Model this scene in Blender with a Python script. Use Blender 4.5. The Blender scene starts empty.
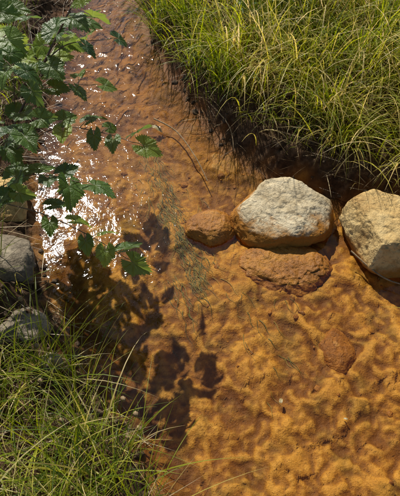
import bpy, math, random
import numpy as np
from mathutils import Vector, Euler
random.seed(4); R=np.random.default_rng(7)
sc=bpy.context.scene
sc.view_settings.view_transform='Standard'; sc.view_settings.look='None'; sc.view_settings.exposure=0

# ---------------------------------------------------------------- noise
_p=R.permutation(256); _p=np.concatenate([_p,_p,_p]); _g=R.normal(size=(256,3)); _g/=np.linalg.norm(_g,axis=1)[:,None]
def perlin(x,y,z=0.0):
    x,y,z=np.broadcast_arrays(np.asarray(x,float),np.asarray(y,float),np.asarray(z,float))
    xi=np.floor(x).astype(int);yi=np.floor(y).astype(int);zi=np.floor(z).astype(int)
    xf=x-xi;yf=y-yi;zf=z-zi
    u=xf**3*(xf*(xf*6-15)+10);v=yf**3*(yf*(yf*6-15)+10);w=zf**3*(zf*(zf*6-15)+10)
    def gr(a,b,c):
        h=_p[_p[_p[(xi+a)&255]+((yi+b)&255)]+((zi+c)&255)]
        g=_g[h]; return g[...,0]*(xf-a)+g[...,1]*(yf-b)+g[...,2]*(zf-c)
    L=lambda a,b,t:a+(b-a)*t
    return L(L(L(gr(0,0,0),gr(1,0,0),u),L(gr(0,1,0),gr(1,1,0),u),v),L(L(gr(0,0,1),gr(1,0,1),u),L(gr(0,1,1),gr(1,1,1),u),v),w)
def fbm(x,y,z=0.0,o=4,g=.5):
    s=0;a=1;f=1
    for i in range(o):
        s=s+a*perlin(x*f+i*17.3,y*f-i*9.1,np.asarray(z)*f+i*3.7);a*=g;f*=2.03
    return s
def domes(x,y,rad=.85,lo=.1,pw=1.25):
    # continuous field of soft rounded mounds (max over neighbouring cells)
    x,y=x*.83+y*.56,y*.83-x*.56
    xi=np.floor(x).astype(int);yi=np.floor(y).astype(int);H=np.zeros(x.shape)
    for a in(-1,0,1):
        for b in(-1,0,1):
            h=_p[_p[(xi+a)&255]+((yi+b)&255)];h2=_p[h+91];rn=_p[h2+33]/255
            px=xi+a+.02+.96*h/255;py=yi+b+.02+.96*h2/255
            r=rad*(.5+.5*rn)
            H=np.maximum(H,(lo+(1-lo)*rn)*np.clip(1-((x-px)**2+(y-py)**2)/r**2,0,1)**pw)
    return H
def sst(a,b,x):
    t=np.clip((x-a)/(b-a),0,1);return t*t*(3-2*t)

# ---------------------------------------------------------------- terrain
left=[(-1.3,7.0),(-1.0,4.6),(-.74,3.4),(-.70,2.94),(-.74,2.48),(-.66,2.03),(-.66,1.69),(-.64,1.41),(-.56,1.16),(-.47,.95),(-.38,.77),(-.25,.61),(-.14,.465),(-.09,.35),(0,0),(.1,-.6),(.3,-1.5)]
right=[(2.6,-1.5),(2.6,1.0),(1.6,1.18),(1.0,1.27),(.75,1.33),(.54,1.41),(.36,1.48),(.19,1.62),(.065,1.82),(-.07,2.03),(-.23,2.48),(-.34,2.94),(-.36,3.4),(-.5,4.6),(-.8,7.0)]
poly=np.array(left+right)
ctr=np.array([(-1.05,7),(-.75,4.6),(-.5,2.94),(-.4,2.2),(-.25,1.7),(.0,1.35),(.3,.9),(.8,.5),(2,0)])
def sdist(x,y):
    d=np.full(x.shape,1e9);ins=np.zeros(x.shape,bool)
    n=len(poly)
    for i in range(n):
        ax,ay=poly[i];bx,by=poly[(i+1)%n];ex,ey=bx-ax,by-ay
        t=np.clip(((x-ax)*ex+(y-ay)*ey)/(ex*ex+ey*ey),0,1)
        d=np.minimum(d,np.hypot(x-ax-t*ex,y-ay-t*ey))
        c=((ay>y)!=(by>y))
        xx=ax+(y-ay)*ex/(ey if abs(ey)>1e-9 else 1e-9)
        ins^=c&(x<xx)
    return np.where(ins,-d,d)
def side(x,y):
    cx=np.interp(y,ctr[::-1,1],ctr[::-1,0]); return sst(-.05,.05,x-cx)
def terrace(v,n,sharp=.22):
    q=v*n;f=np.floor(q);r=q-f
    return (f+sst(.5-sharp,.5+sharp,r))/n
def bedfield(x,y,d):
    a=x*.36-y*.93;b=x*.93+y*.36
    w=fbm(x*3,y*3,9,2);w2=fbm(x*9,y*9,3,2)
    lump=fbm(x*4.5+w*.3,y*4.5,3.1,3,.5)
    ter=terrace(lump*.5+.5+.06*w2,7,.28)-.5
    cob=domes(x*8+1.0*w+.7*w2,y*9+.9*w2)
    cob2=domes(x*21+1.8*w2+7,y*24+1.6*w2+3)
    cob3=domes(x*50+2.2*w2+2,y*54+2.2*w2+9)
    msk=sst(-.02,.25,x-.25*(1-y)+.5*w)*sst(1.35,1.1,y)
    mud=sst(-.24,-.05,d+.12*w)*side(x,y)*sst(1.42,1.55,y)
    msk=np.maximum(msk,.9*mud)
    rip=np.sin((b*.75+a*.8)*150+11*w2+7*w)
    rm=sst(.80,.5,y)*sst(-.05,.15,x)*(.4+.6*sst(-.1,.2,w))
    chan=np.exp(-((x-np.interp(y,[.2,.6,1.0,1.4,2],[.25,.1,-.08,-.25,-.4]))/.13)**2)
    rid=1-np.abs(fbm(b*10+.8*w,a*3.5,2.2,3))*3.0
    h=-.026+.034*ter+.017*lump+.017*cob*msk+.0078*cob2*(.45+.55*msk)+.0030*cob3+.0012*rip*rm-.009*chan+.020*mud
    h+=.004*fbm(x*15,y*15,4,2,.5)+.0013*fbm(x*60,y*60,4,2,.6)+.0045*rid*sst(-.3,.2,w2)
    h+=.006*fbm(b*15,a*5,6,3,.5)*(1-msk)
    return h
def terrain(x,y,full=False):
    x=np.asarray(x,float);y=np.asarray(y,float)
    d=sdist(x,y)+.04*fbm(x*6,y*6,1.3,3)+.012*fbm(x*28,y*28,5,2)
    bed=bedfield(x,y,d)
    bed=np.where(bed>-.004,-.004+(bed+.004)*.45,bed)
    bed-=.015*sst(1.8,2.4,y)*sst(.0,-.15,d)
    bed-=.02*np.exp(-((d+.07)/.05)**2)*(1-side(x,y))
    s=side(x,y)
    hl=.075*sst(0,.16,d)+.06*sst(.1,.9,d)+.25*sst(1,8,d)
    hr=.11*sst(0,.09,d)+.10*sst(.08,.5,d)+.12*sst(.4,1.6,d)+.4*sst(1.6,9,d)
    out=hl*(1-s)+hr*s+.03*fbm(x*5,y*5,2,4)*sst(0,.2,d)+.026*fbm(x*20,y*20,2,3)*sst(-.02,.06,d)+.6*fbm(x*.08,y*.08,2,3)*sst(5,20,d)
    k=sst(-.06,.03,d)
    z=bed*(1-k)+(out+.004)*k
    if full: return z,d,fbm(x*9,y*9,11,4,.6),fbm(x*3.5,y*3.5,21,4,.55)
    return z,d
def axis(lo,hi,step,far):
    core=np.arange(lo,hi,step);g=[];v=step;p=hi
    while p<far: v*=1.22;p+=v;g.append(p)
    m=[];v=step;p=lo
    while p>-far: v*=1.22;p-=v;m.append(p)
    return np.concatenate([m[::-1],core,g])
def mesh_obj(name,verts,faces,mat=None,smooth=True,attrs=None,parent=None):
    me=bpy.data.meshes.new(name)
    verts=np.asarray(verts,np.float32)
    if isinstance(faces,np.ndarray):
        n,k=faces.shape
        me.vertices.add(len(verts));me.vertices.foreach_set('co',verts.ravel())
        me.loops.add(n*k);me.loops.foreach_set('vertex_index',faces.astype(np.int32).ravel())
        me.polygons.add(n);me.polygons.foreach_set('loop_start',np.arange(0,n*k,k,dtype=np.int32))
        me.polygons.foreach_set('loop_total',np.full(n,k,dtype=np.int32))
        me.update(calc_edges=True)
    else:
        me.from_pydata([tuple(v) for v in verts],[],faces);me.update()
    if smooth: me.polygons.foreach_set('use_smooth',np.ones(len(me.polygons),bool))
    for k,v in (attrs or {}).items():
        at=me.attributes.new(k,'FLOAT','POINT');at.data.foreach_set('value',np.asarray(v,np.float32))
    ob=bpy.data.objects.new(name,me);sc.collection.objects.link(ob)
    if mat: me.materials.append(mat)
    if parent: ob.parent=parent
    return ob
def grid(xs,ys):
    X,Y=np.meshgrid(xs,ys);nx,ny=len(xs),len(ys)
    i=np.arange(nx*ny).reshape(ny,nx)
    f=np.stack([i[:-1,:-1],i[:-1,1:],i[1:,1:],i[1:,:-1]],-1).reshape(-1,4)
    return X.ravel(),Y.ravel(),f

# ---------------------------------------------------------------- node helpers
def newmat(n):
    m=bpy.data.materials.new(n);m.use_nodes=True;nt=m.node_tree;nt.nodes.clear();return m,nt
def N(nt,t,**k):
    n=nt.nodes.new(t)
    for a,b in k.items():
        if a in n.inputs.keys(): n.inputs[a].default_value=b
        else: setattr(n,a,b)
    return n
def attr(nt,name): return N(nt,'ShaderNodeAttribute',attribute_name=name).outputs['Fac']
def ramp(nt,fac,stops,interp='LINEAR'):
    r=nt.nodes.new('ShaderNodeValToRGB');r.color_ramp.interpolation=interp
    e=r.color_ramp.elements
    while len(e)<len(stops): e.new(.5)
    for el,(p,c) in zip(e,stops): el.position=p;el.color=(*c,1)
    nt.links.new(fac,r.inputs[0]);return r.outputs[0]
def noise(nt,vec,scale,detail=5,rough=.55,dist=0):
    n=N(nt,'ShaderNodeTexNoise');n.inputs['Scale'].default_value=scale;n.inputs['Detail'].default_value=detail
    n.inputs['Roughness'].default_value=rough;n.inputs['Distortion'].default_value=dist
    if vec: nt.links.new(vec,n.inputs['Vector'])
    return n.outputs['Fac']
def mixc(nt,fac,a,b,mode='MIX'):
    m=nt.nodes.new('ShaderNodeMix');m.data_type='RGBA';m.blend_type=mode
    for s,v in ((0,fac),(6,a),(7,b)):
        if hasattr(v,'is_linked'): nt.links.new(v,m.inputs[s])
        else: m.inputs[s].default_value=v if s==0 else (*v,1)
    return m.outputs[2]
def math_(nt,op,a,b=0,clamp=False):
    m=nt.nodes.new('ShaderNodeMath');m.operation=op;m.use_clamp=clamp
    for i,v in enumerate((a,b)):
        if hasattr(v,'is_linked'): nt.links.new(v,m.inputs[i])
        else: m.inputs[i].default_value=v
    return m.outputs[0]
def mapr(nt,v,a,b,c=0,d=1):
    m=nt.nodes.new('ShaderNodeMapRange');nt.links.new(v,m.inputs[0])
    for i,x in enumerate((a,b,c,d)): m.inputs[i+1].default_value=x
    return m.outputs[0]
def finish(nt,col,rough=.8,bump=None,bd=.003,spec=.5,bs=1):
    b=N(nt,'ShaderNodeBsdfPrincipled');o=N(nt,'ShaderNodeOutputMaterial')
    if hasattr(col,'is_linked'): nt.links.new(col,b.inputs['Base Color'])
    else: b.inputs['Base Color'].default_value=(*col,1)
    if hasattr(rough,'is_linked'): nt.links.new(rough,b.inputs['Roughness'])
    else: b.inputs['Roughness'].default_value=rough
    b.inputs['Specular IOR Level'].default_value=spec
    if bump is not None:
        bu=N(nt,'ShaderNodeBump');bu.inputs['Strength'].default_value=bs;bu.inputs['Distance'].default_value=bd
        nt.links.new(bump,bu.inputs['Height']);nt.links.new(bu.outputs[0],b.inputs['Normal'])
    nt.links.new(b.outputs[0],o.inputs[0]);return b

def ground_mat():
    m,nt=newmat('ochre_bed_and_soil')
    P=N(nt,'ShaderNodeNewGeometry').outputs['Position']
    a=attr(nt,'bank');n4=attr(nt,'mid');n1=attr(nt,'big');cav=attr(nt,'cavity');cv2=attr(nt,'broad_cavity')
    sx=N(nt,'ShaderNodeSeparateXYZ');nt.links.new(P,sx.inputs[0])
    n2=noise(nt,P,34,4,.7);n3=noise(nt,P,190,2,.6)
    base=ramp(nt,n2,[(.3,(.17,.066,.009)),(.44,(.33,.142,.016)),(.56,(.46,.215,.027)),(.7,(.58,.33,.058))])
    base=mixc(nt,mapr(nt,n1,-.08,.30,0,.85),base,(.20,.074,.010))
    base=mixc(nt,mapr(nt,n1,-.1,-.40,0,.5),base,(.54,.29,.045))
    base=mixc(nt,mapr(nt,n4,.02,.36,0,.75),base,(.20,.118,.020))
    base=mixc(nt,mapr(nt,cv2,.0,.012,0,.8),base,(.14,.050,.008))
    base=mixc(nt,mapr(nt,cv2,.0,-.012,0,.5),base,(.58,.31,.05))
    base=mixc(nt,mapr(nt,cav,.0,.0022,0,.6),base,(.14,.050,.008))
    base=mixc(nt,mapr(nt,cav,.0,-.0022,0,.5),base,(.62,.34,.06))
    base=mixc(nt,mapr(nt,n3,.55,.74,0,.55),base,(.11,.048,.010))
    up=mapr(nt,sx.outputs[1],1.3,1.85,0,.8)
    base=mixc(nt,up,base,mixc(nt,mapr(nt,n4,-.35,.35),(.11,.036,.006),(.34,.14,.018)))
    # wet dark rusty mud fringe at the foot of the banks
    base=mixc(nt,mapr(nt,math_(nt,'ADD',a,math_(nt,'MULTIPLY',n4,.12)),-.10,.0,0,.75),base,(.10,.035,.008))
    soil=ramp(nt,n2,[(.3,(.018,.010,.006)),(.5,(.055,.03,.015)),(.7,(.13,.08,.045)),(.85,(.24,.18,.11))])
    e=math_(nt,'ADD',a,math_(nt,'MULTIPLY',n4,.08))
    f=mapr(nt,e,.0,.05)
    col=mixc(nt,f,base,soil)
    h=math_(nt,'ADD',n2,math_(nt,'MULTIPLY',n3,.3))
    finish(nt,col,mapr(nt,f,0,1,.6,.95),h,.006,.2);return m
xs=axis(-1.5,1.7,.0052,70);ys=axis(.1,3.3,.0052,70)
X,Y,F=grid(xs,ys);Z,D,MID,BIG=terrain(X,Y,True)
Zg=Z.reshape(len(ys),len(xs))
def blur(A,r):
    for ax in (0,1):
        Pd=np.pad(A,[(r,r) if i==ax else (0,0) for i in (0,1)],mode='edge');c=np.insert(np.cumsum(Pd,axis=ax),0,0,axis=ax)
        A=(c[2*r+1:]-c[:-2*r-1])/(2*r+1) if ax==0 else (c[:,2*r+1:]-c[:,:-2*r-1])/(2*r+1)
    return A
# bed height against its blurred self: hollows coloured darker, crests paler
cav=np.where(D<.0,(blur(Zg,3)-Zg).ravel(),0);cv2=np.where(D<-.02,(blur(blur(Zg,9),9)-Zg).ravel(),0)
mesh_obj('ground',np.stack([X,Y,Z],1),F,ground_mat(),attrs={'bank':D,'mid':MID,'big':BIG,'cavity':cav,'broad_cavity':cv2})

# ---------------------------------------------------------------- water
def water_mat():
    m,nt=newmat('clear_stream_water')
    P=N(nt,'ShaderNodeNewGeometry').outputs['Position']
    mp=N(nt,'ShaderNodeMapping');mp.inputs['Rotation'].default_value=(0,0,math.radians(-21));mp.inputs['Scale'].default_value=(1,.7,1)
    nt.links.new(P,mp.inputs[0]);V=mp.outputs[0]
    sx=N(nt,'ShaderNodeSeparateXYZ');nt.links.new(P,sx.inputs[0])
    n1=noise(nt,V,15,1,.5,.8);n2=noise(nt,V,85,2,.6,.6)
    amp=mapr(nt,sx.outputs[1],1.6,2.6,.0,1.0)
    h=math_(nt,'ADD',math_(nt,'MULTIPLY',n1,math_(nt,'ADD',.85,math_(nt,'MULTIPLY',amp,1.8))),math_(nt,'MULTIPLY',n2,math_(nt,'ADD',.17,math_(nt,'MULTIPLY',amp,.22))))
    bu=N(nt,'ShaderNodeBump');bu.inputs['Distance'].default_value=.0043;nt.links.new(h,bu.inputs['Height'])
    fr=N(nt,'ShaderNodeFresnel');fr.inputs['IOR'].default_value=1.36;nt.links.new(bu.outputs[0],fr.inputs['Normal'])
    tr=N(nt,'ShaderNodeBsdfTransparent');tr.inputs[0].default_value=(.94,.90,.80,1)
    gl=N(nt,'ShaderNodeBsdfGlossy');gl.inputs['Roughness'].default_value=.055;gl.inputs[0].default_value=(1,1,1,1);nt.links.new(bu.outputs[0],gl.inputs['Normal'])
    mx=N(nt,'ShaderNodeMixShader');nt.links.new(fr.outputs[0],mx.inputs[0]);nt.links.new(tr.outputs[0],mx.inputs[1]);nt.links.new(gl.outputs[0],mx.inputs[2])
    o=N(nt,'ShaderNodeOutputMaterial');nt.links.new(mx.outputs[0],o.inputs[0]);return m
wx,wy,wf=grid(np.linspace(-2.2,2.7,60),np.linspace(-1.6,7.0,90))
mesh_obj('stream_water',np.stack([wx,wy,0*wx],1),wf,water_mat())

# ---------------------------------------------------------------- rocks
def ico(n):
    import bmesh
    bm=bmesh.new();bmesh.ops.create_icosphere(bm,subdivisions=n,radius=1)
    v=np.array([x.co[:] for x in bm.verts]);f=np.array([[q.index for q in p.verts] for p in bm.faces]);bm.free();return v,f
ICO={5:ico(6),4:ico(5),3:ico(3)}
def rock_mat(name,pal,stain_lo,stain_hi,stain=(.34,.14,.016),speck=.5,rough=.85):
    m,nt=newmat(name)
    P=N(nt,'ShaderNodeNewGeometry').outputs['Position']
    sx=N(nt,'ShaderNodeSeparateXYZ');nt.links.new(P,sx.inputs[0])
    n1=noise(nt,P,11,5,.6,.3);n2=noise(nt,P,70,4,.7);n3=noise(nt,P,190,2,.7);n4=noise(nt,P,26,4,.6,.5)
    c=ramp(nt,n1,[(.3,pal[0]),(.5,pal[1]),(.7,pal[2])])
    c=mixc(nt,mapr(nt,n2,.50,.60,0,speck),c,tuple(v*.5 for v in pal[0]))
    c=mixc(nt,mapr(nt,n3,.6,.7,0,.5),c,tuple(min(v*1.25,.8) for v in pal[2]))
    z=math_(nt,'ADD',sx.outputs[2],math_(nt,'MULTIPLY',math_(nt,'SUBTRACT',n4,.5),.07))
    s=mixc(nt,n2,tuple(v*.55 for v in stain),tuple(v*1.35 for v in stain))
    c=mixc(nt,mapr(nt,z,stain_hi,stain_lo),c,s)
    h=math_(nt,'ADD',n4,math_(nt,'ADD',math_(nt,'MULTIPLY',n2,.5),math_(nt,'MULTIPLY',n3,.2)))
    finish(nt,c,rough,h,.009,.35);return m
def rock(name,loc,dims,rot=(0,0,0),seed=0,cuts=(),amp=.06,p=2.6,mat=None,res=5,ncut=5):
    v,f=ICO[res];v=v.copy()
    r=(np.abs(v)**p).sum(1)**(-1/p);v=v*r[:,None]
    for (nx,ny,nz,d) in cuts:
        n=np.array([nx,ny,nz],float);n/=np.linalg.norm(n);q=v@n-d
        v=v-np.outer(np.where(q>0,q*.93,0),n)
    rg=np.random.default_rng(seed)
    for _ in range(ncut):
        n=rg.normal(size=3);n/=np.linalg.norm(n);q=v@n-rg.uniform(.78,.95);v=v-np.outer(np.where(q>0,q*.85,0),n)
    nn=v/np.linalg.norm(v,axis=1)[:,None]
    q=v*1.1+seed*3.1
    k=fbm(q[:,0],q[:,1],q[:,2],5,.5)
    k2=fbm(q[:,0]*7,q[:,1]*7,q[:,2]*7,4,.6)
    k3=fbm(q[:,0]*2.5,q[:,1]*2.5,q[:,2]*2.5,2)
    v=v+nn*(amp*1.8*k+amp*.4*k2-amp*.5*np.exp(-(k3/.035)**2))[:,None]
    v=v*np.array(dims)
    M=np.array(Euler([math.radians(a) for a in rot]).to_matrix());v=v@M.T+np.array(loc)
    return mesh_obj(name,v,f,mat)
pale=rock_mat('pale_speckled_stone',[(.38,.29,.165),(.58,.48,.31),(.68,.58,.40)],.055,.080,speck=.65)
tan=rock_mat('tan_stone',[(.36,.21,.07),(.54,.37,.15),(.64,.48,.23)],.02,.05,speck=.4)
rust=rock_mat('rust_coated_stone',[(.19,.068,.009),(.32,.125,.015),(.44,.20,.025)],-.1,-.05,speck=.4,rough=.55)
grey=rock_mat('bank_stone',[(.13,.10,.07),(.22,.18,.13),(.34,.29,.21)],.0,.05)
rock('boulder',(.305,1.30,.014),(.185,.16,.110),(15,-2,-6),3,[(0,.05,1,.70),(.5,.75,.1,.85),(-.8,.5,.2,.85),(.3,-.8,.25,.84)],.06,2.3,pale)
rock('boulder',(.67,1.195,.045),(.16,.16,.135),(4,3,10),8,[(-.15,.0,1,.78),(-1,-.1,.25,.8),(-.1,-1,.3,.82),(.2,-.5,1,.85)],.06,3.2,tan)
rock('rust_stone',(.30,1.115,-.036),(.18,.135,.060),(0,0,-10),12,[(0,0,1,.8)],.11,2.1,rust,ncut=2)
rock('rust_stone',(.04,1.265,-.016),(.098,.085,.07),(0,0,20),15,[(0,0,1,.85)],.06,2.0,rust,ncut=2)
rock('rust_stone',(.43,.78,-.034),(.06,.09,.034),(0,0,15),19,[],.08,2.1,rust,4,ncut=2)
rock('bank_stone',(-.555,.81,.045),(.085,.07,.055),(0,0,20),31,[],.1,2.5,grey,4)
rock('bank_stone',(-.66,1.08,.04),(.12,.09,.07),(0,0,-20),32,[],.1,2.5,grey,4)
rock('bank_stone',(-.74,1.34,.05),(.11,.10,.08),(0,0,0),33,[],.1,2.5,tan,4)
rock('bank_stone',(-.45,.70,.04),(.04,.035,.025),(0,0,0),34,[],.1,2.5,grey,4)

def multi(name,pts,mat,seed,flat=.55):
    v0,f0=ICO[3];V=[];Fs=[];o=0;rg=np.random.default_rng(seed)
    for (x,y,z,s) in pts:
        v=v0.copy();q=v*1.2+rg.uniform(0,50)
        v=v*(1+.45*fbm(q[:,0],q[:,1],q[:,2],3))[:,None]*np.array([s,s*rg.uniform(.5,1),s*flat])
        a=rg.uniform(0,6.28);c,n=math.cos(a),math.sin(a)
        v=np.stack([v[:,0]*c-v[:,1]*n,v[:,0]*n+v[:,1]*c,v[:,2]],1)+[x,y,z]
        V.append(v);Fs.append(f0+o);o+=len(v)
    return mesh_obj(name,np.concatenate(V),np.concatenate(Fs),mat)
px=R.uniform(-.8,1.3,900);py=R.uniform(.1,3.2,900);pz,pd=terrain(px,py)
ok=(pd<-.01)&(fbm(px*3,py*3,8,2)>.0)
multi('pebbles',[(x,y,z-.001,abs(R.normal(0,.005))+.003) for x,y,z in zip(px[ok],py[ok],pz[ok])],rust,5,.45)
soilm=rock_mat('soil_clod',[(.03,.018,.01),(.08,.048,.024),(.15,.10,.06)],-.1,-.05,speck=.5)
px=R.uniform(-1,1.3,2200);py=R.uniform(.1,3.2,2200);pz,pd=terrain(px,py)
ok=(pd>-.02)&(pd<.18)
multi('soil_clods',[(x,y,z,min(.018,abs(R.normal(0,.009))+.004)) for x,y,z in zip(px[ok],py[ok],pz[ok])],soilm,6,.7)

# ---------------------------------------------------------------- grass
def blade_mat(name,stops,trans=.4,rough=.45):
    m,nt=newmat(name)
    a=attr(nt,'tone')
    c=ramp(nt,a,stops)
    b=N(nt,'ShaderNodeBsdfPrincipled');b.inputs['Roughness'].default_value=rough;b.inputs['Specular IOR Level'].default_value=.4
    t=N(nt,'ShaderNodeBsdfTranslucent')
    hs=N(nt,'ShaderNodeHueSaturation');hs.inputs['Hue'].default_value=.48;hs.inputs['Saturation'].default_value=1.08;hs.inputs['Value'].default_value=1.9;nt.links.new(c,hs.inputs['Color'])
    nt.links.new(c,b.inputs['Base Color']);nt.links.new(hs.outputs[0],t.inputs[0])
    mx=N(nt,'ShaderNodeMixShader');mx.inputs[0].default_value=trans
    nt.links.new(b.outputs[0],mx.inputs[1]);nt.links.new(t.outputs[0],mx.inputs[2])
    o=N(nt,'ShaderNodeOutputMaterial');nt.links.new(mx.outputs[0],o.inputs[0]);return m
def blades(name,x,y,z,L,W,az,th0,kap,tone,mat,K=7,parent=None):
    n=len(x);P=np.zeros((n,K+1,3));P[:,0]=np.stack([x,y,z],1)
    for k in range(K):
        th=th0+kap*((k+.5)/K)**1.3
        dv=np.stack([np.sin(th)*np.cos(az),np.sin(th)*np.sin(az),np.cos(th)],1)*(L/K)[:,None]
        P[:,k+1]=P[:,k]+dv
    tw=R.uniform(-.9,.9,n)
    sd=np.stack([-np.sin(az+tw),np.cos(az+tw),0*az],1)
    t=np.linspace(0,1,K+1);wp=np.clip(1.05-t**1.8,0.03,1)*np.minimum(1,.5+t*2)
    off=sd[:,None,:]*(W[:,None]*wp[None])[...,None]*.5
    V=np.stack([P-off,P+off],2).reshape(-1,3)
    b=(np.arange(n)*(K+1)*2)[:,None]+(np.arange(K)*2)[None]
    f=np.stack([b,b+1,b+3,b+2],-1).reshape(-1,4)
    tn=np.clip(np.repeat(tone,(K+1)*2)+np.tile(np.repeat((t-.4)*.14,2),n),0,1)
    return mesh_obj(name,V,f,mat,attrs={'tone':tn},parent=parent)
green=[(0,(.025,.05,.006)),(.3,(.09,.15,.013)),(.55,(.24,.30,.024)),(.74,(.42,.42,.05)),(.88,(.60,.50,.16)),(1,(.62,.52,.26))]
gm=blade_mat('grass_blades',green,.45)
def scatter(n,x0,x1,y0,y1,test,tuft=.5,per=14,spread=.018):
    m=n//per
    cx=R.uniform(x0,x1,m);cy=R.uniform(y0,y1,m)
    i=R.integers(0,m,n);ox=R.normal(0,spread,n);oy=R.normal(0,spread,n)
    u=R.random(n)<tuft
    x=np.where(u,cx[i]+ox,R.uniform(x0,x1,n));y=np.where(u,cy[i]+oy,R.uniform(y0,y1,n))
    ta=np.arctan2(oy,ox)+.3*R.normal(size=n);tv=R.normal(size=m)[i]
    z,d=terrain(x,y);k=test(x,y,d)
    return x[k],y[k],z[k]-.005,d[k],u[k],ta[k],tv[k]
x,y,z,d,u,ta,tv=scatter(30000,-.5,2.0,1.3,3.9,lambda x,y,d:(d>.04)&(side(x,y)>.5)&(R.random(len(x))<.2+.8*sst(.05,.22-.08*sst(.3,.6,x),d)),.8,45,.034)
n=len(x);az=np.where(u,ta,R.normal(-1.8,1.4,n));az=np.where(R.random(n)<.35,R.normal(-1.7,.8,n),az)
patch=fbm(x*2.5,y*2.5,4,2)
L=R.uniform(.12,.46,n)*(1+.5*patch)*(.62+.45*sst(.05,.5,d))*(1+.25*np.clip(tv,-1.5,1.5)*u)
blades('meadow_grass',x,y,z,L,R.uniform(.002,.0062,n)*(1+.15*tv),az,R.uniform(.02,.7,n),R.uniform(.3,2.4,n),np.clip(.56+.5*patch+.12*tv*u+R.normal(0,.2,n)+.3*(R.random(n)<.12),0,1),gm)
x,y,z,d,u,ta,tv=scatter(3200,-.5,.45,1.9,3.6,lambda x,y,d:(d>.01)&(d<.22)&(side(x,y)>.5),.7,40,.02)
n=len(x)
blades('sedge_grass',x,y,z,R.uniform(.16,.46,n),R.uniform(.003,.006,n),R.normal(-2.2,.7,n),R.uniform(.02,.45,n),R.uniform(.3,1.8,n),np.clip(R.normal(.36,.2,n)+.1*tv,0,1),gm)
x,y,z,d,u,ta,tv=scatter(6600,-1.5,.1,.05,1.02,lambda x,y,d:(d>.03)&(side(x,y)<.5)&(R.random(len(x))<.10+.90*sst(.82,.58,y+.25*x))&~((np.hypot(x+.55,y-.80)<.11)),.75,30,.02)
n=len(x);az=np.where(u,ta,R.normal(.3,1.3,n))
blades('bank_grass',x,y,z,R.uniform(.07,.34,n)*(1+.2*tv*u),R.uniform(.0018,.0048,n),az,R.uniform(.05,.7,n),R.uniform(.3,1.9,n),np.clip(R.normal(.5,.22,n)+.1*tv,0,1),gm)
x,y,z,d,u,ta,tv=scatter(5000,-2.4,-.6,1.0,4.0,lambda x,y,d:(d>.12)&(side(x,y)<.5))
n=len(x)
blades('bank_grass',x,y,z,R.uniform(.1,.28,n),R.uniform(.002,.0045,n),R.uniform(0,6.28,n),R.uniform(.05,.5,n),R.uniform(.3,1.6,n),np.clip(R.normal(.35,.18,n),0,1),gm)
straw=blade_mat('dry_straw',[(0,(.08,.05,.025)),(.5,(.28,.20,.10)),(1,(.56,.46,.28))],.2)
x,y,z,d,u,ta,tv=scatter(8500,-1.2,1.8,.1,3.2,lambda x,y,d:(d>.0)&(d<.8),.4)
n=len(x)
blades('straw_litter',x,y,z+.012,R.uniform(.04,.20,n),R.uniform(.0014,.003,n),R.uniform(0,6.28,n),R.uniform(.9,1.6,n),R.uniform(-.2,.6,n),R.random(n)**1.3,straw)
alg=blade_mat('green_algae',[(0,(.04,.05,.006)),(.5,(.12,.125,.014)),(1,(.28,.20,.022))],.1,.6)
ax_=[];ay_=[]
for cx,cy,k,s in [(-.18,1.52,60,.03),(-.13,1.38,90,.02),(-.07,1.25,90,.02),(-.02,1.10,70,.02),(-.05,1.02,35,.03),(.2,.90,20,.05),(-.22,1.68,40,.03),(.0,1.2,30,.05)]:
    ax_.append(R.normal(cx,s,k));ay_.append(R.normal(cy,s*2.6,k))
x=np.concatenate(ax_);y=np.concatenate(ay_);n=len(x)
K=8;az=R.normal(-1.15,.25,n);L=R.uniform(.03,.11,n);P=[np.stack([x,y],1)]
ph=R.random(n)*6
for k in range(K):
    a=az+.35*np.sin(k*.7+ph);P.append(P[-1]+np.stack([np.cos(a),np.sin(a)],1)*(L/K)[:,None])
P=np.stack(P,1);zt,_=terrain(P[...,0].ravel(),P[...,1].ravel());zt=zt.reshape(n,K+1);zz=zt+.002+.005*R.random((n,1))*np.sin(np.linspace(0,3,K+1))
P=np.concatenate([P,zz[...,None]],2);sd_=np.stack([-np.sin(az),np.cos(az),0*az],1)[:,None,:]*(R.uniform(.0007,.0015,n)[:,None]*np.linspace(1,.2,K+1)[None])[...,None]
V=np.stack([P-sd_,P+sd_],2).reshape(-1,3);b=(np.arange(n)*(K+1)*2)[:,None]+(np.arange(K)*2)[None]
mesh_obj('stream_algae',V,np.stack([b,b+1,b+3,b+2],-1).reshape(-1,4),alg,attrs={'tone':np.repeat(R.random(n),(K+1)*2)})

# ---------------------------------------------------------------- tubes
def tube(pts,r0,r1,seg=7):
    P=[Vector(p) for p in pts];out=[]
    n=len(P)
    for i in range(n-1):
        p0=P[max(i-1,0)];p1=P[i];p2=P[i+1];p3=P[min(i+2,n-1)]
        for j in range(6):
            t=j/6;out.append(.5*((2*p1)+(p2-p0)*t+(2*p0-5*p1+4*p2-p3)*t*t+(3*p1-p0-3*p2+p3)*t**3))
    out.append(P[-1]);V=[];Fs=[];m=len(out)
    for i,p in enumerate(out):
        tg=(out[min(i+1,m-1)]-out[max(i-1,0)]).normalized()
        a=tg.cross(Vector((.31,.2,.93))).normalized();b=tg.cross(a);r=r0+(r1-r0)*i/(m-1)
        for k in range(seg):
            an=k*6.2832/seg;V.append(p+a*math.cos(an)*r+b*math.sin(an)*r)
    for i in range(m-1):
        for k in range(seg):
            Fs.append((i*seg+k,i*seg+(k+1)%seg,(i+1)*seg+(k+1)%seg,(i+1)*seg+k))
    return V,Fs,out
def join(parts):
    V=[];Fs=[]
    for v,f in parts:
        o=len(V);V+=[tuple(q) for q in v];Fs+=[tuple(i+o for i in q) for q in f]
    return V,Fs
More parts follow.
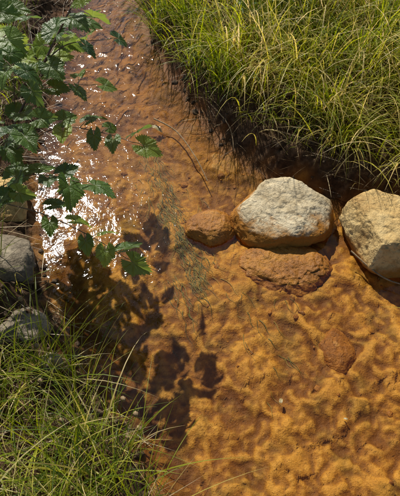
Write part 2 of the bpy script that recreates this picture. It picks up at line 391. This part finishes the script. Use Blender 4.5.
# ---------------------------------------------------------------- currant bush
def leaf_template(na=120,simple=False):
    th=np.linspace(-2.8,2.8,na)
    r=np.zeros(na);vein=np.zeros(na)
    if simple:
        r=.35+.65*np.exp(-(np.abs(th)/.55)**2);r*=np.where(np.abs(th)>1.5,.7,1);vein=np.exp(-(th/.07)**2)
    else:
        for c,l,w in [(0,1.05,.42),(1.0,.80,.40),(-1.0,.80,.40),(2.0,.62,.5),(-2.0,.62,.5)]:
            r=np.maximum(r,l*(.66+.34*np.exp(-(np.abs(th-c)/w)**1.8)));vein=np.maximum(vein,np.exp(-((th-c)/.06)**2))
        ser=np.abs(((np.arange(na)/4.)%1)-.5)*2
        r*=.92+.15*(1-ser)
    V=[(0,0,0)];A=[1.]
    rings=[.3,.62,.85,1.0]
    for q in rings:
        for i in range(na):
            V.append((math.sin(th[i])*r[i]*q,math.cos(th[i])*r[i]*q,(1-vein[i])*.07*q*r[i]));A.append(vein[i]*(1-.5*q))
    Fs=[]
    for i in range(na-1): Fs.append((0,1+i+1,1+i))
    T=[]
    for k in range(len(rings)-1):
        for i in range(na-1):
            a=1+k*na+i;b=a+1;c=a+na;d=c+1;T+=[(a,b,c),(b,d,c)]
    return np.array(V),np.array(Fs+T),np.array(A)
LT=leaf_template();LS=leaf_template(30,True)
def leaves(name,inst,mat,parent=None,tpl=None):
    LV,LF,LA=tpl or LT
    V=[];Fs=[];A=[];Tn=[];o=0
    for pos,ydir,nrm,s,tone in inst:
        yv=Vector(ydir).normalized();nz=Vector(nrm);nz=(nz-yv*nz.dot(yv)).normalized();xv=yv.cross(nz)
        v=LV.copy();rr=(v[:,0]**2+v[:,1]**2)
        v[:,2]+=-random.uniform(.0,.35)*rr+random.uniform(-.25,.25)*v[:,0]*v[:,1]-random.uniform(0,.35)*np.clip(v[:,1],0,1)**2+.035*np.sin(v[:,0]*9+random.random()*6)*np.cos(v[:,1]*8+random.random()*6)
        v[:,2]+=random.uniform(-.05,.35)*np.abs(v[:,0]);v[:,0]*=random.uniform(.8,1.0)
        M=np.array([xv,yv,nz])
        V.append(v@M*s+np.array(pos));Fs.append(LF+o);o+=len(v);A.append(LA);Tn.append(np.full(len(v),tone))
    return mesh_obj(name,np.concatenate(V),np.concatenate(Fs),mat,attrs={'vein':np.concatenate(A),'tone':np.concatenate(Tn)},parent=parent)
def leaf_mat():
    m,nt=newmat('lobed_leaf')
    a=attr(nt,'tone');vn=attr(nt,'vein')
    P=N(nt,'ShaderNodeNewGeometry').outputs['Position'];n1=noise(nt,P,70,3,.6);n2=noise(nt,P,300,1,.6)
    c=ramp(nt,a,[(0,(.025,.07,.018)),(.6,(.08,.155,.024)),(1,(.20,.29,.035))])
    c=mixc(nt,mapr(nt,n1,.4,.7,0,.45),c,(.09,.155,.025))
    c=mixc(nt,math_(nt,'MULTIPLY',vn,.5),c,(.15,.22,.07))
    h=math_(nt,'ADD',n1,math_(nt,'SUBTRACT',math_(nt,'MULTIPLY',n2,.4),math_(nt,'MULTIPLY',vn,.8)))
    bu=N(nt,'ShaderNodeBump');bu.inputs['Distance'].default_value=.003;nt.links.new(h,bu.inputs['Height'])
    b=N(nt,'ShaderNodeBsdfPrincipled');b.inputs['Roughness'].default_value=.38;b.inputs['Specular IOR Level'].default_value=.6
    nt.links.new(c,b.inputs['Base Color']);nt.links.new(bu.outputs[0],b.inputs['Normal'])
    t=N(nt,'ShaderNodeBsdfTranslucent');hs=N(nt,'ShaderNodeHueSaturation');hs.inputs['Hue'].default_value=.465;hs.inputs['Value'].default_value=2.3;nt.links.new(c,hs.inputs['Color']);nt.links.new(hs.outputs[0],t.inputs[0])
    mx=N(nt,'ShaderNodeMixShader');mx.inputs[0].default_value=.4;nt.links.new(b.outputs[0],mx.inputs[1]);nt.links.new(t.outputs[0],mx.inputs[2])
    o=N(nt,'ShaderNodeOutputMaterial');nt.links.new(mx.outputs[0],o.inputs[0]);return m
lm=leaf_mat()
bm_,nt=newmat('bark');P=N(nt,'ShaderNodeNewGeometry').outputs['Position'];q=noise(nt,P,150,4,.6);finish(nt,ramp(nt,q,[(.3,(.07,.035,.02)),(.7,(.2,.12,.07))]),.7,q,.002)
gs_,nt=newmat('green_petiole');finish(nt,(.10,.13,.035),.5)
twigs=[
 ([(-.85,1.05,.03),(-.68,1.15,.28),(-.54,1.24,.5),(-.43,1.30,.66),(-.33,1.37,.8)],9,.060,.0055),
 ([(-.43,1.30,.66),(-.42,1.5,.62),(-.39,1.75,.55)],9,.058,.002),
 ([(-.54,1.24,.5),(-.57,1.45,.56),(-.60,1.62,.52)],10,.060,.002),
 ([(-.50,1.26,.56),(-.47,1.40,.60),(-.46,1.55,.58)],6,.058,.002),
 ([(-.54,1.24,.5),(-.47,1.36,.54),(-.34,1.43,.5)],6,.056,.002),
 ([(-.60,1.2,.4),(-.42,1.22,.5),(-.28,1.19,.51),(-.19,1.16,.5)],8,.047,.002),
 ([(-.68,1.15,.28),(-.48,1.07,.46),(-.31,1.0,.5)],7,.054,.002),
 ([(-.68,1.15,.28),(-.45,1.0,.38),(-.3,.93,.36),(-.20,.87,.34)],8,.047,.002),
 ([(-.75,1.1,.2),(-.60,1.0,.4),(-.50,.97,.48)],7,.055,.002),
 ([(-.78,1.1,.15),(-.8,1.2,.4),(-.66,1.3,.62),(-.52,1.42,.70)],9,.060,.003),
 ([(-.78,1.1,.15),(-.72,1.02,.42),(-.58,1.06,.60)],9,.06,.002),
 ([(-.80,1.1,.15),(-.85,1.0,.35),(-.70,.90,.45)],8,.058,.002),
 ([(-.66,1.3,.62),(-.55,1.3,.68),(-.47,1.22,.66)],6,.055,.002),
 ([(-.60,1.2,.42),(-.55,1.12,.52),(-.46,1.13,.58)],5,.055,.002),
 ([(-.70,1.25,.5),(-.68,1.5,.62),(-.62,1.66,.64)],9,.058,.002),
 ([(-.43,1.30,.66),(-.36,1.33,.70),(-.27,1.42,.66)],4,.05,.002),
]
bush=bpy.data.objects.new('currant_bush',None);sc.collection.objects.link(bush)
st=[];pe=[];inst=[]
for pts,nl,size,r in twigs:
    v,f,path=tube(pts,r,r*.45);st.append((v,f));m=len(path)
    for i in range(nl):
        t=(i+1.0)/nl*.75+.25;k=min(m-1,int(t*(m-1)));p=path[k]
        tg=(path[min(k+1,m-1)]-path[max(k-1,0)]).normalized()
        sd=tg.cross(Vector((0,0,1))).normalized()*(1 if i%2 else -1)
        if i==nl-1: dr=tg
        else: dr=(tg*.55+sd+Vector((random.uniform(-.3,.3),random.uniform(-.3,.3),random.uniform(-.1,.3)))).normalized()
        pl=random.uniform(.02,.045)
        e=p+dr*pl
        vv,ff,_=tube([p,p+dr*pl*.5+Vector((0,0,.004)),e],.0011,.0008,5);pe.append((vv,ff))
        dn=dr+Vector((0,0,random.uniform(-.7,-.05)))
        nr=Vector((random.gauss(-.1,.5),random.gauss(-.1,.5),1))
        inst.append((e,dn,nr,size*random.uniform(.7,1.15),min(1,max(0,random.gauss(.5,.3)))))
V,Fc=join(st);mesh_obj('stems',V,Fc,bm_,parent=bush)
V,Fc=join(pe);mesh_obj('petioles',V,Fc,gs_,parent=bush)
leaves('leaves',inst,lm,bush)

weed=bpy.data.objects.new('broadleaf_weed',None);sc.collection.objects.link(weed)
st=[];inst=[]
for i in range(26):
    bx,by=.32+random.gauss(0,.11),2.42+random.gauss(0,.15);bz=float(terrain(np.array([bx]),np.array([by]))[0][0])
    top=Vector((bx+random.gauss(0,.06),by-.03+random.gauss(0,.05),bz+random.uniform(.3,.52)))
    v,f,path=tube([(bx,by,bz),((bx+top.x)/2+.01,(by+top.y)/2,bz+.14),top],.002,.001,5);st.append((v,f))
    for k in range(5,len(path),1):
        a=random.uniform(0,6.28);inst.append((path[k],(math.cos(a),math.sin(a),random.uniform(-.2,.4)),(random.gauss(0,.3),random.gauss(0,.3),1),random.uniform(.02,.046),random.uniform(.1,.8)))
V,Fc=join(st);mesh_obj('stems',V,Fc,gs_,parent=weed);leaves('leaves',inst,lm,weed,LS)

tw,nt=newmat('dead_twig_bark');P=N(nt,'ShaderNodeNewGeometry').outputs['Position'];q=noise(nt,P,90,4,.6);finish(nt,ramp(nt,q,[(.3,(.12,.075,.035)),(.7,(.34,.24,.13))]),.75,q,.002)
for pts,r in [([(-.20,1.86,.03),(-.10,1.77,.035),(-.02,1.62,.03),(.03,1.50,.01)],.0035),
              ([(.52,1.12,.05),(.62,1.02,.03),(.73,.98,.035),(.85,.97,.05)],.0032),
              ([(.12,1.92,.09),(.28,1.74,.12),(.5,1.62,.14)],.004),
              ([(.30,1.66,.13),(.5,1.55,.13),(.62,1.42,.08)],.003),
              ([(.02,1.98,.05),(.12,1.78,.06),(.14,1.66,.02)],.0035),
              ([(.05,2.15,.1),(.16,1.95,.09),(.2,1.78,.05)],.003)]:
    v,f,_=tube(pts,r,r*.5);mesh_obj('dead_twig',*join([(v,f)]),tw)
x=np.array([.80,.82,.86,.84]);y=np.array([.86,.90,.93,.84]);z=np.array([.01,.02,.02,.0])
blades('overhanging_grass_blades',x,y,z,np.array([.26,.22,.2,.24]),np.full(4,.004),np.array([3.1,3.3,2.9,3.2]),np.full(4,.9),np.full(4,.8),np.array([.7,.9,.6,.8]),gm)

sh=bpy.data.objects.new('dried_clover_plant',None);sc.collection.objects.link(sh)
st=[];hd=[]
for (tx,ty,tz) in [(-.17,.52,.12),(-.185,.46,.12),(-.16,.49,.1),(-.40,.66,.14),(-.47,.72,.12),(-.43,.60,.15),(-.55,.88,.12),(-.21,.57,.10),(-.36,.50,.13),(-.5,.55,.15)]:
    bx,by=tx-random.uniform(.03,.08),ty+random.uniform(-.05,.02)
    v,f,_=tube([(bx,by,.04),((bx+tx)/2-.01,(by+ty)/2,tz*.7),(tx,ty,tz)],.0011,.0008,5);st.append((v,f))
    v0,f0=ICO[3];k=1+.28*np.sin(v0[:,0]*16)*np.sin(v0[:,1]*15)*np.sin(v0[:,2]*13+1)
    hd.append((v0*k[:,None]*np.array([.0075,.0075,.009])+[tx,ty,tz],[tuple(q) for q in f0]))
mesh_obj('stalks',*join(st),tw,parent=sh);mesh_obj('seed_heads',*join(hd),tw,parent=sh)
fl,nt=newmat('fallen_leaf_pale');P=N(nt,'ShaderNodeNewGeometry').outputs['Position'];q=noise(nt,P,120,3,.6);finish(nt,ramp(nt,q,[(.3,(.24,.18,.08)),(.7,(.40,.34,.18))]),.5,q,.001)
leaves('fallen_leaves',[((.235,.60,.003),(.3,1,0),(0,0,1),.016,.5),((-.2,1.83,.01),(1,-.3,0),(0,.1,1),.04,.5),((.42,.55,.003),(-1,.4,0),(0,0,1),.010,.5)],fl,tpl=LS)

# ---------------------------------------------------------------- light, sky, camera
sd=Vector((-.263,.634,.727)).normalized();el=math.asin(sd.z)
sun=bpy.data.lights.new('sun','SUN');sun.energy=5;sun.angle=math.radians(.53);sun.color=(1,.94,.82)
so=bpy.data.objects.new('sun',sun);sc.collection.objects.link(so);so.rotation_euler=(-sd).to_track_quat('-Z','Y').to_euler();so.location=(-2,5,6)
w=bpy.data.worlds.new('World');sc.world=w;w.use_nodes=True;nt=w.node_tree
sky=nt.nodes.new('ShaderNodeTexSky');sky.sky_type='NISHITA';sky.sun_disc=False;sky.sun_elevation=el;sky.sun_rotation=math.atan2(sd.x,sd.y)
bg=nt.nodes['Background'];bg.inputs[1].default_value=.08;nt.links.new(sky.outputs[0],bg.inputs[0])
cd=bpy.data.cameras.new('camera');co=bpy.data.objects.new('camera',cd);sc.collection.objects.link(co)
co.location=(0,0,1.5);co.rotation_euler=(math.radians(90-52),0,0)
cd.sensor_fit='VERTICAL';cd.angle=math.radians(50);cd.clip_end=300;cd.clip_start=.02
sc.camera=co
